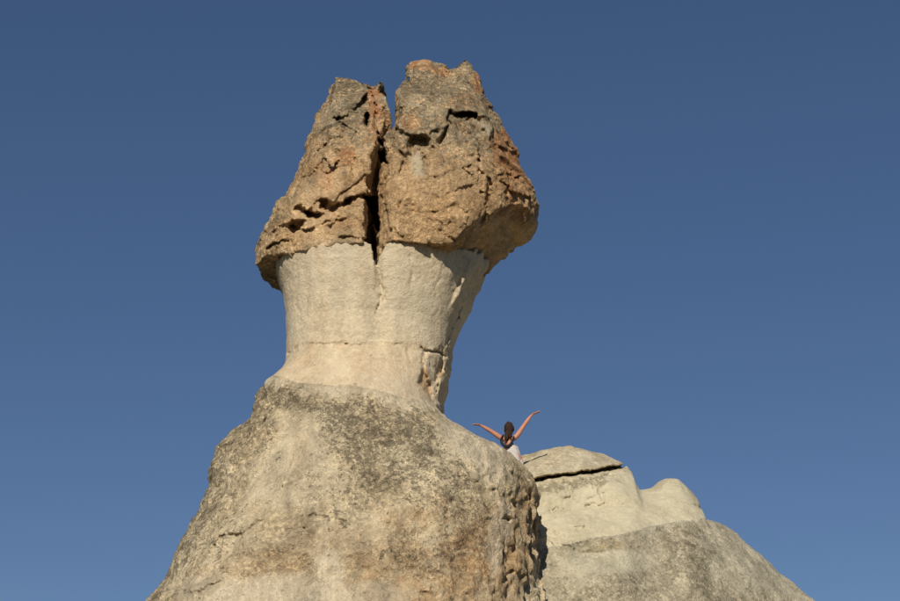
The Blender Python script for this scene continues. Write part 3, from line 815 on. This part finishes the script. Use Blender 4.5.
# ------------------------------------------------------------------ the woman with raised arms
def simple_mat(name, col, rough=.6, nscale=30, var=.15, sss=0):
    m = bpy.data.materials.new(name); m.use_nodes = True
    nt = m.node_tree; b = nt.nodes['Principled BSDF']; b.inputs['Roughness'].default_value = rough
    b.inputs['Specular IOR Level'].default_value = .3
    nz = nt.nodes.new('ShaderNodeTexNoise'); nz.inputs['Scale'].default_value = nscale
    tc = nt.nodes.new('ShaderNodeTexCoord'); nt.links.new(tc.outputs['Object'], nz.inputs['Vector'])
    cr = nt.nodes.new('ShaderNodeValToRGB'); nt.links.new(nz.outputs[0], cr.inputs[0])
    cr.color_ramp.elements[0].color = (*[c * (1 - var) for c in col], 1)
    cr.color_ramp.elements[1].color = (*[min(1, c * (1 + var)) for c in col], 1)
    cr.color_ramp.elements[0].position = .3; cr.color_ramp.elements[1].position = .7
    nt.links.new(cr.outputs[0], b.inputs['Base Color'])
    return m
SKIN = simple_mat('tanned_skin', (.46, .20, .125), .5, 12, .08)
HAIR = simple_mat('brown_hair', (.030, .014, .008), .85, 60, .5)
BLACK = simple_mat('black_cloth', (.012, .010, .012), .7)
WHITE = simple_mat('white_cloth', (.80, .78, .73), .8, 14, .08)
YP = 29.65
def P(px, py, dy=0):
    x, z = at(px, py, YP + dy); return np.array([float(x), YP + dy, float(z)])
waist = P(511.5, 449)
def base_height(x, y):
    xs, ys, zs, F = BASEGRID
    i = np.abs(xs - x).argmin(); j = np.abs(ys - y).argmin()
    k = np.nonzero(F[i, j] < 0)[0]
    return zs[k[-1]] if len(k) else None
print('ground under person', base_height(waist[0] + .1, YP), 'waist', waist)
def skin_chain(bm_nodes, edges, name, mat, parent, sub=2, root=0):
    me = bpy.data.meshes.new(name)
    me.from_pydata([tuple(n[0]) for n in bm_nodes], edges, [])
    o = bpy.data.objects.new(name, me); C.objects.link(o)
    sk = o.modifiers.new('skin', 'SKIN'); sk.use_smooth_shade = True; sk.branch_smoothing = .4
    for i, nn in enumerate(bm_nodes):
        r = nn[1]; me.skin_vertices[0].data[i].radius = (r, r) if np.isscalar(r) else r
    for d in me.skin_vertices[0].data: d.use_root = False
    me.skin_vertices[0].data[root].use_root = True
    ss_ = o.modifiers.new('sub', 'SUBSURF'); ss_.levels = sub; ss_.render_levels = sub
    dg = bpy.context.evaluated_depsgraph_get()
    ev = o.evaluated_get(dg)
    me2 = bpy.data.meshes.new_from_object(ev)
    o.modifiers.clear(); o.data = me2
    me2.materials.clear(); me2.materials.append(mat)
    for p in me2.polygons: p.use_smooth = True
    o.name = name; me2.name = name
    if parent: o.parent = parent; 
    return o
# joints
hip = waist + np.array([.07, .0, -.16]); 
gz = base_height(hip[0], YP)
feet_z = (gz if gz is not None else hip[2] - .9)
feet_z = min(max(feet_z, hip[2] - .92), hip[2] - .55)
person = thing('person', 'woman seen from behind with both arms flung up, long brown hair, behind the cone shoulder', 'person', (float(hip[0]), YP, float(feet_z)))
PL = np.array(person.location)
chest = P(508, 441.5); neckb = P(508.5, 436.2); headc = P(509, 430.0); headt = P(509.3, 424.6)
shL = P(501.8, 438.6); elL = P(491.5, 431.5, -.05); wrL = P(481.5, 425.6, -.1); 
shR = P(515.2, 438.6); elR = P(523.3, 426.5, -.04); wrR = P(531.5, 414.8, -.08)
body = []; ed = []
def add(p, r, par=None):
    body.append((np.asarray(p) - PL, r)); i = len(body) - 1
    if par is not None: ed.append((par, i))
    return i
pel = add(hip, (.150, .105)); wa = add(waist, (.125, .09), pel); ch = add(chest, (.155, .10), wa)
up = add(chest * .35 + neckb * .65, (.10, .07), ch)
nb = add(neckb * .6 + headc * .4 - np.array([0, 0, .03]), .048, up)
hd = add(headc + [0, 0.01, -.03], (.066, .075), nb); ht = add(headt + [0, .02, -.04], (.074, .085), hd)
for sh, el, wr, sgn, tip in ((shL, elL, wrL, -1, P(474.2, 424.2, -.12)), (shR, elR, wrR, 1, P(537.0, 412.6, -.1))):
    s_ = add(sh, .056, up); m1 = add(sh * .5 + el * .5, .050, s_); e = add(el, .041, m1); m2 = add(el * .6 + wr * .4, .040, e); w_ = add(wr, .026, m2)
    hdv = tip - wr; hl = np.linalg.norm(hdv); hdv /= hl
    upv = np.array([0, -1.0, 0]); upv -= hdv * (upv @ hdv); upv /= np.linalg.norm(upv)
    sdv = np.cross(hdv, upv)
    pm = add(wr + hdv * .055, (.030, .018), w_)
    for k in range(4):
        off = (k - 1.5) * .019
        L = (.072, .082, .077, .060)[k]
        a = add(wr + hdv * .095 + upv * off, .0095, pm)
        b_ = add(wr + hdv * (.095 + L * .55) + upv * off * 1.25 + sdv * .004 * sgn, .0085, a)
        add(wr + hdv * (.095 + L) + upv * off * 1.35 - sdv * .012, .0065, b_)
    t1 = add(wr + hdv * .05 + upv * .035, .011, w_)
    add(wr + hdv * .085 + upv * .058, .0085, t1)
for sgn in (-1, 1):
    fx = np.array([sgn * .10, 0, 0])
    kn = hip + fx + [0, -.0, 0]; kn[2] = (hip[2] + feet_z) / 2 + .02; kn[1] += .06
    ft = hip + fx * 1.2; ft[2] = feet_z + .06; ft[1] += .0
    h = add(hip + fx * .8 + [0, 0, -.06], .095, pel); th = add((hip + fx * .9) * .5 + kn * .5, .078, h)
    k_ = add(kn, .055, th); cf = add(kn * .6 + ft * .4, .052, k_); an = add(ft, .035, cf)
    add(ft + [0, .13, -.03], .030, an)
bo = skin_chain(body, ed, 'body', SKIN, person)
def uv_blob(name, c, r, mat, parent, nz=.0, seg=24, rings=16, fn=None, seed=0):
    bm = bmesh.new(); bmesh.ops.create_uvsphere(bm, u_segments=seg, v_segments=rings, radius=1)
    for v in bm.verts:
        p = np.array(v.co)
        if fn: p = fn(p)
        q = fbm(np.array([p[0] * 4]), np.array([p[1] * 4]), np.array([p[2] * .7]), 1.6, 3, .6, seed)[0]
        p = p * (1 + nz * q)
        v.co = p * r + (np.asarray(c) - PL)
    for f in bm.faces: f.smooth = True
    me = bpy.data.meshes.new(name); bm.to_mesh(me); bm.free(); me.materials.append(mat)
    o = bpy.data.objects.new(name, me); C.objects.link(o); o.parent = parent; return o
# face features (she looks away from the camera, toward +Y)
fc = headc * .55 + headt * .45 + np.array([0, .03, 0])
fb = bmesh.new()
for dx, dz, rx, rz, ry in ((0, -.005, .013, .026, .024), (0, -.045, .024, .006, .010), (-.03, .018, .012, .007, .008), (.03, .018, .012, .007, .008)):
    r = bmesh.ops.create_uvsphere(fb, u_segments=10, v_segments=8, radius=1)
    for v in r['verts']: v.co = (v.co.x * rx + dx, v.co.y * ry + .088, v.co.z * rz + dz)
for v in fb.verts: v.co = np.array(v.co) + fc - PL
me = bpy.data.meshes.new('face'); fb.to_mesh(me); fb.free(); me.materials.append(SKIN)
o = bpy.data.objects.new('face', me); C.objects.link(o); o.parent = person
# hair: skull cap plus a long fall down the back (towards the camera, -Y)
def hairfn(p):
    p = p.copy()
    if p[2] < 0: p[0] *= 1 - .30 * min(1, -p[2]) ; p[1] = min(p[1], .25)
    s = math.atan2(p[0], -p[1]) * 9
    p[:2] *= 1 + .03 * math.sin(s)
    return p
hc = P(509.0, 429.2, -.02)
uv_blob('hair', hc, np.array([.093, .110, .142]), HAIR, person, .22, 36, 24, hairfn, 2)
hs_ = [(P(508.6, 431, -.09), .074), (P(507.6, 434.2, -.12), .060), (P(506.6, 437.6, -.14), .052), (P(505.6, 441.0, -.145), .026)]
def tube(name, pts, rads, mat, parent, seg=8):
    me = None
    nodes = [(np.asarray(p) - PL, r) for p, r in zip(pts, rads)]
    return skin_chain(nodes, [(i, i + 1) for i in range(len(nodes) - 1)], name, mat, parent, 1)
tube('lock_of_hair', [h[0] for h in hs_], [h[1] for h in hs_], HAIR, person)
tube('lock_of_hair', [P(510.2, 430.5, -.10), P(510.6, 434, -.12), P(510.0, 437, -.13), P(510.8, 438.8, -.12)], [.045, .034, .024, .009], HAIR, person)
# black low-back straps: a U across the bare back
tube('black_strap', [P(503.6, 434.8, -.06), P(501.2, 438.2, -.10), P(501.2, 442.2, -.125), P(503.8, 445.6, -.135), P(507.4, 446.8, -.14), P(510.4, 444.6, -.135), P(512.8, 440.5, -.125), P(514.0, 436.0, -.08)],
     [.017, .022, .025, .032, .034, .027, .022, .018], BLACK, person)
# white skirt: gathered at the waist, hanging in soft folds
def skirt():
    bm = bmesh.new(); rows = []
    top = waist + [-.01, 0, .055]; hem = hip + [.00, .02, -.24]
    nr, ns = 16, 56
    for i in range(nr):
        t = i / (nr - 1); c = top * (1 - t) + hem * t - PL
        rx = .128 + .045 * t ** .8 + (.006 if i < 2 else 0); ry = .105 + .075 * t ** .8
        ring = []
        for k in range(ns):
            a = 2 * math.pi * k / ns
            fo = 1 + (.015 + .10 * t) * (math.sin(a * 9 + 2.2 * math.sin(a * 2)) * .6 + math.sin(a * 5 + 1 + t * 2) * .4)
            ring.append(bm.verts.new((c[0] + rx * fo * math.cos(a), c[1] + ry * fo * math.sin(a), c[2] + .015 * math.sin(a * 3 + 1) * t)))
        rows.append(ring)
    for i in range(nr - 1):
        for k in range(ns):
            bm.faces.new((rows[i][k], rows[i][(k + 1) % ns], rows[i + 1][(k + 1) % ns], rows[i + 1][k])).smooth = True
    bm.faces.new(rows[0])
    bmesh.ops.solidify(bm, geom=bm.faces[:], thickness=.004)
    me = bpy.data.meshes.new('skirt'); bm.to_mesh(me); bm.free(); me.materials.append(WHITE)
    o = bpy.data.objects.new('skirt', me); C.objects.link(o); o.parent = person
skirt()

print('tris', sum(len(o.data.polygons) * 2 for o in bpy.data.objects if o.type == 'MESH'), 'time', time.time() - T0)
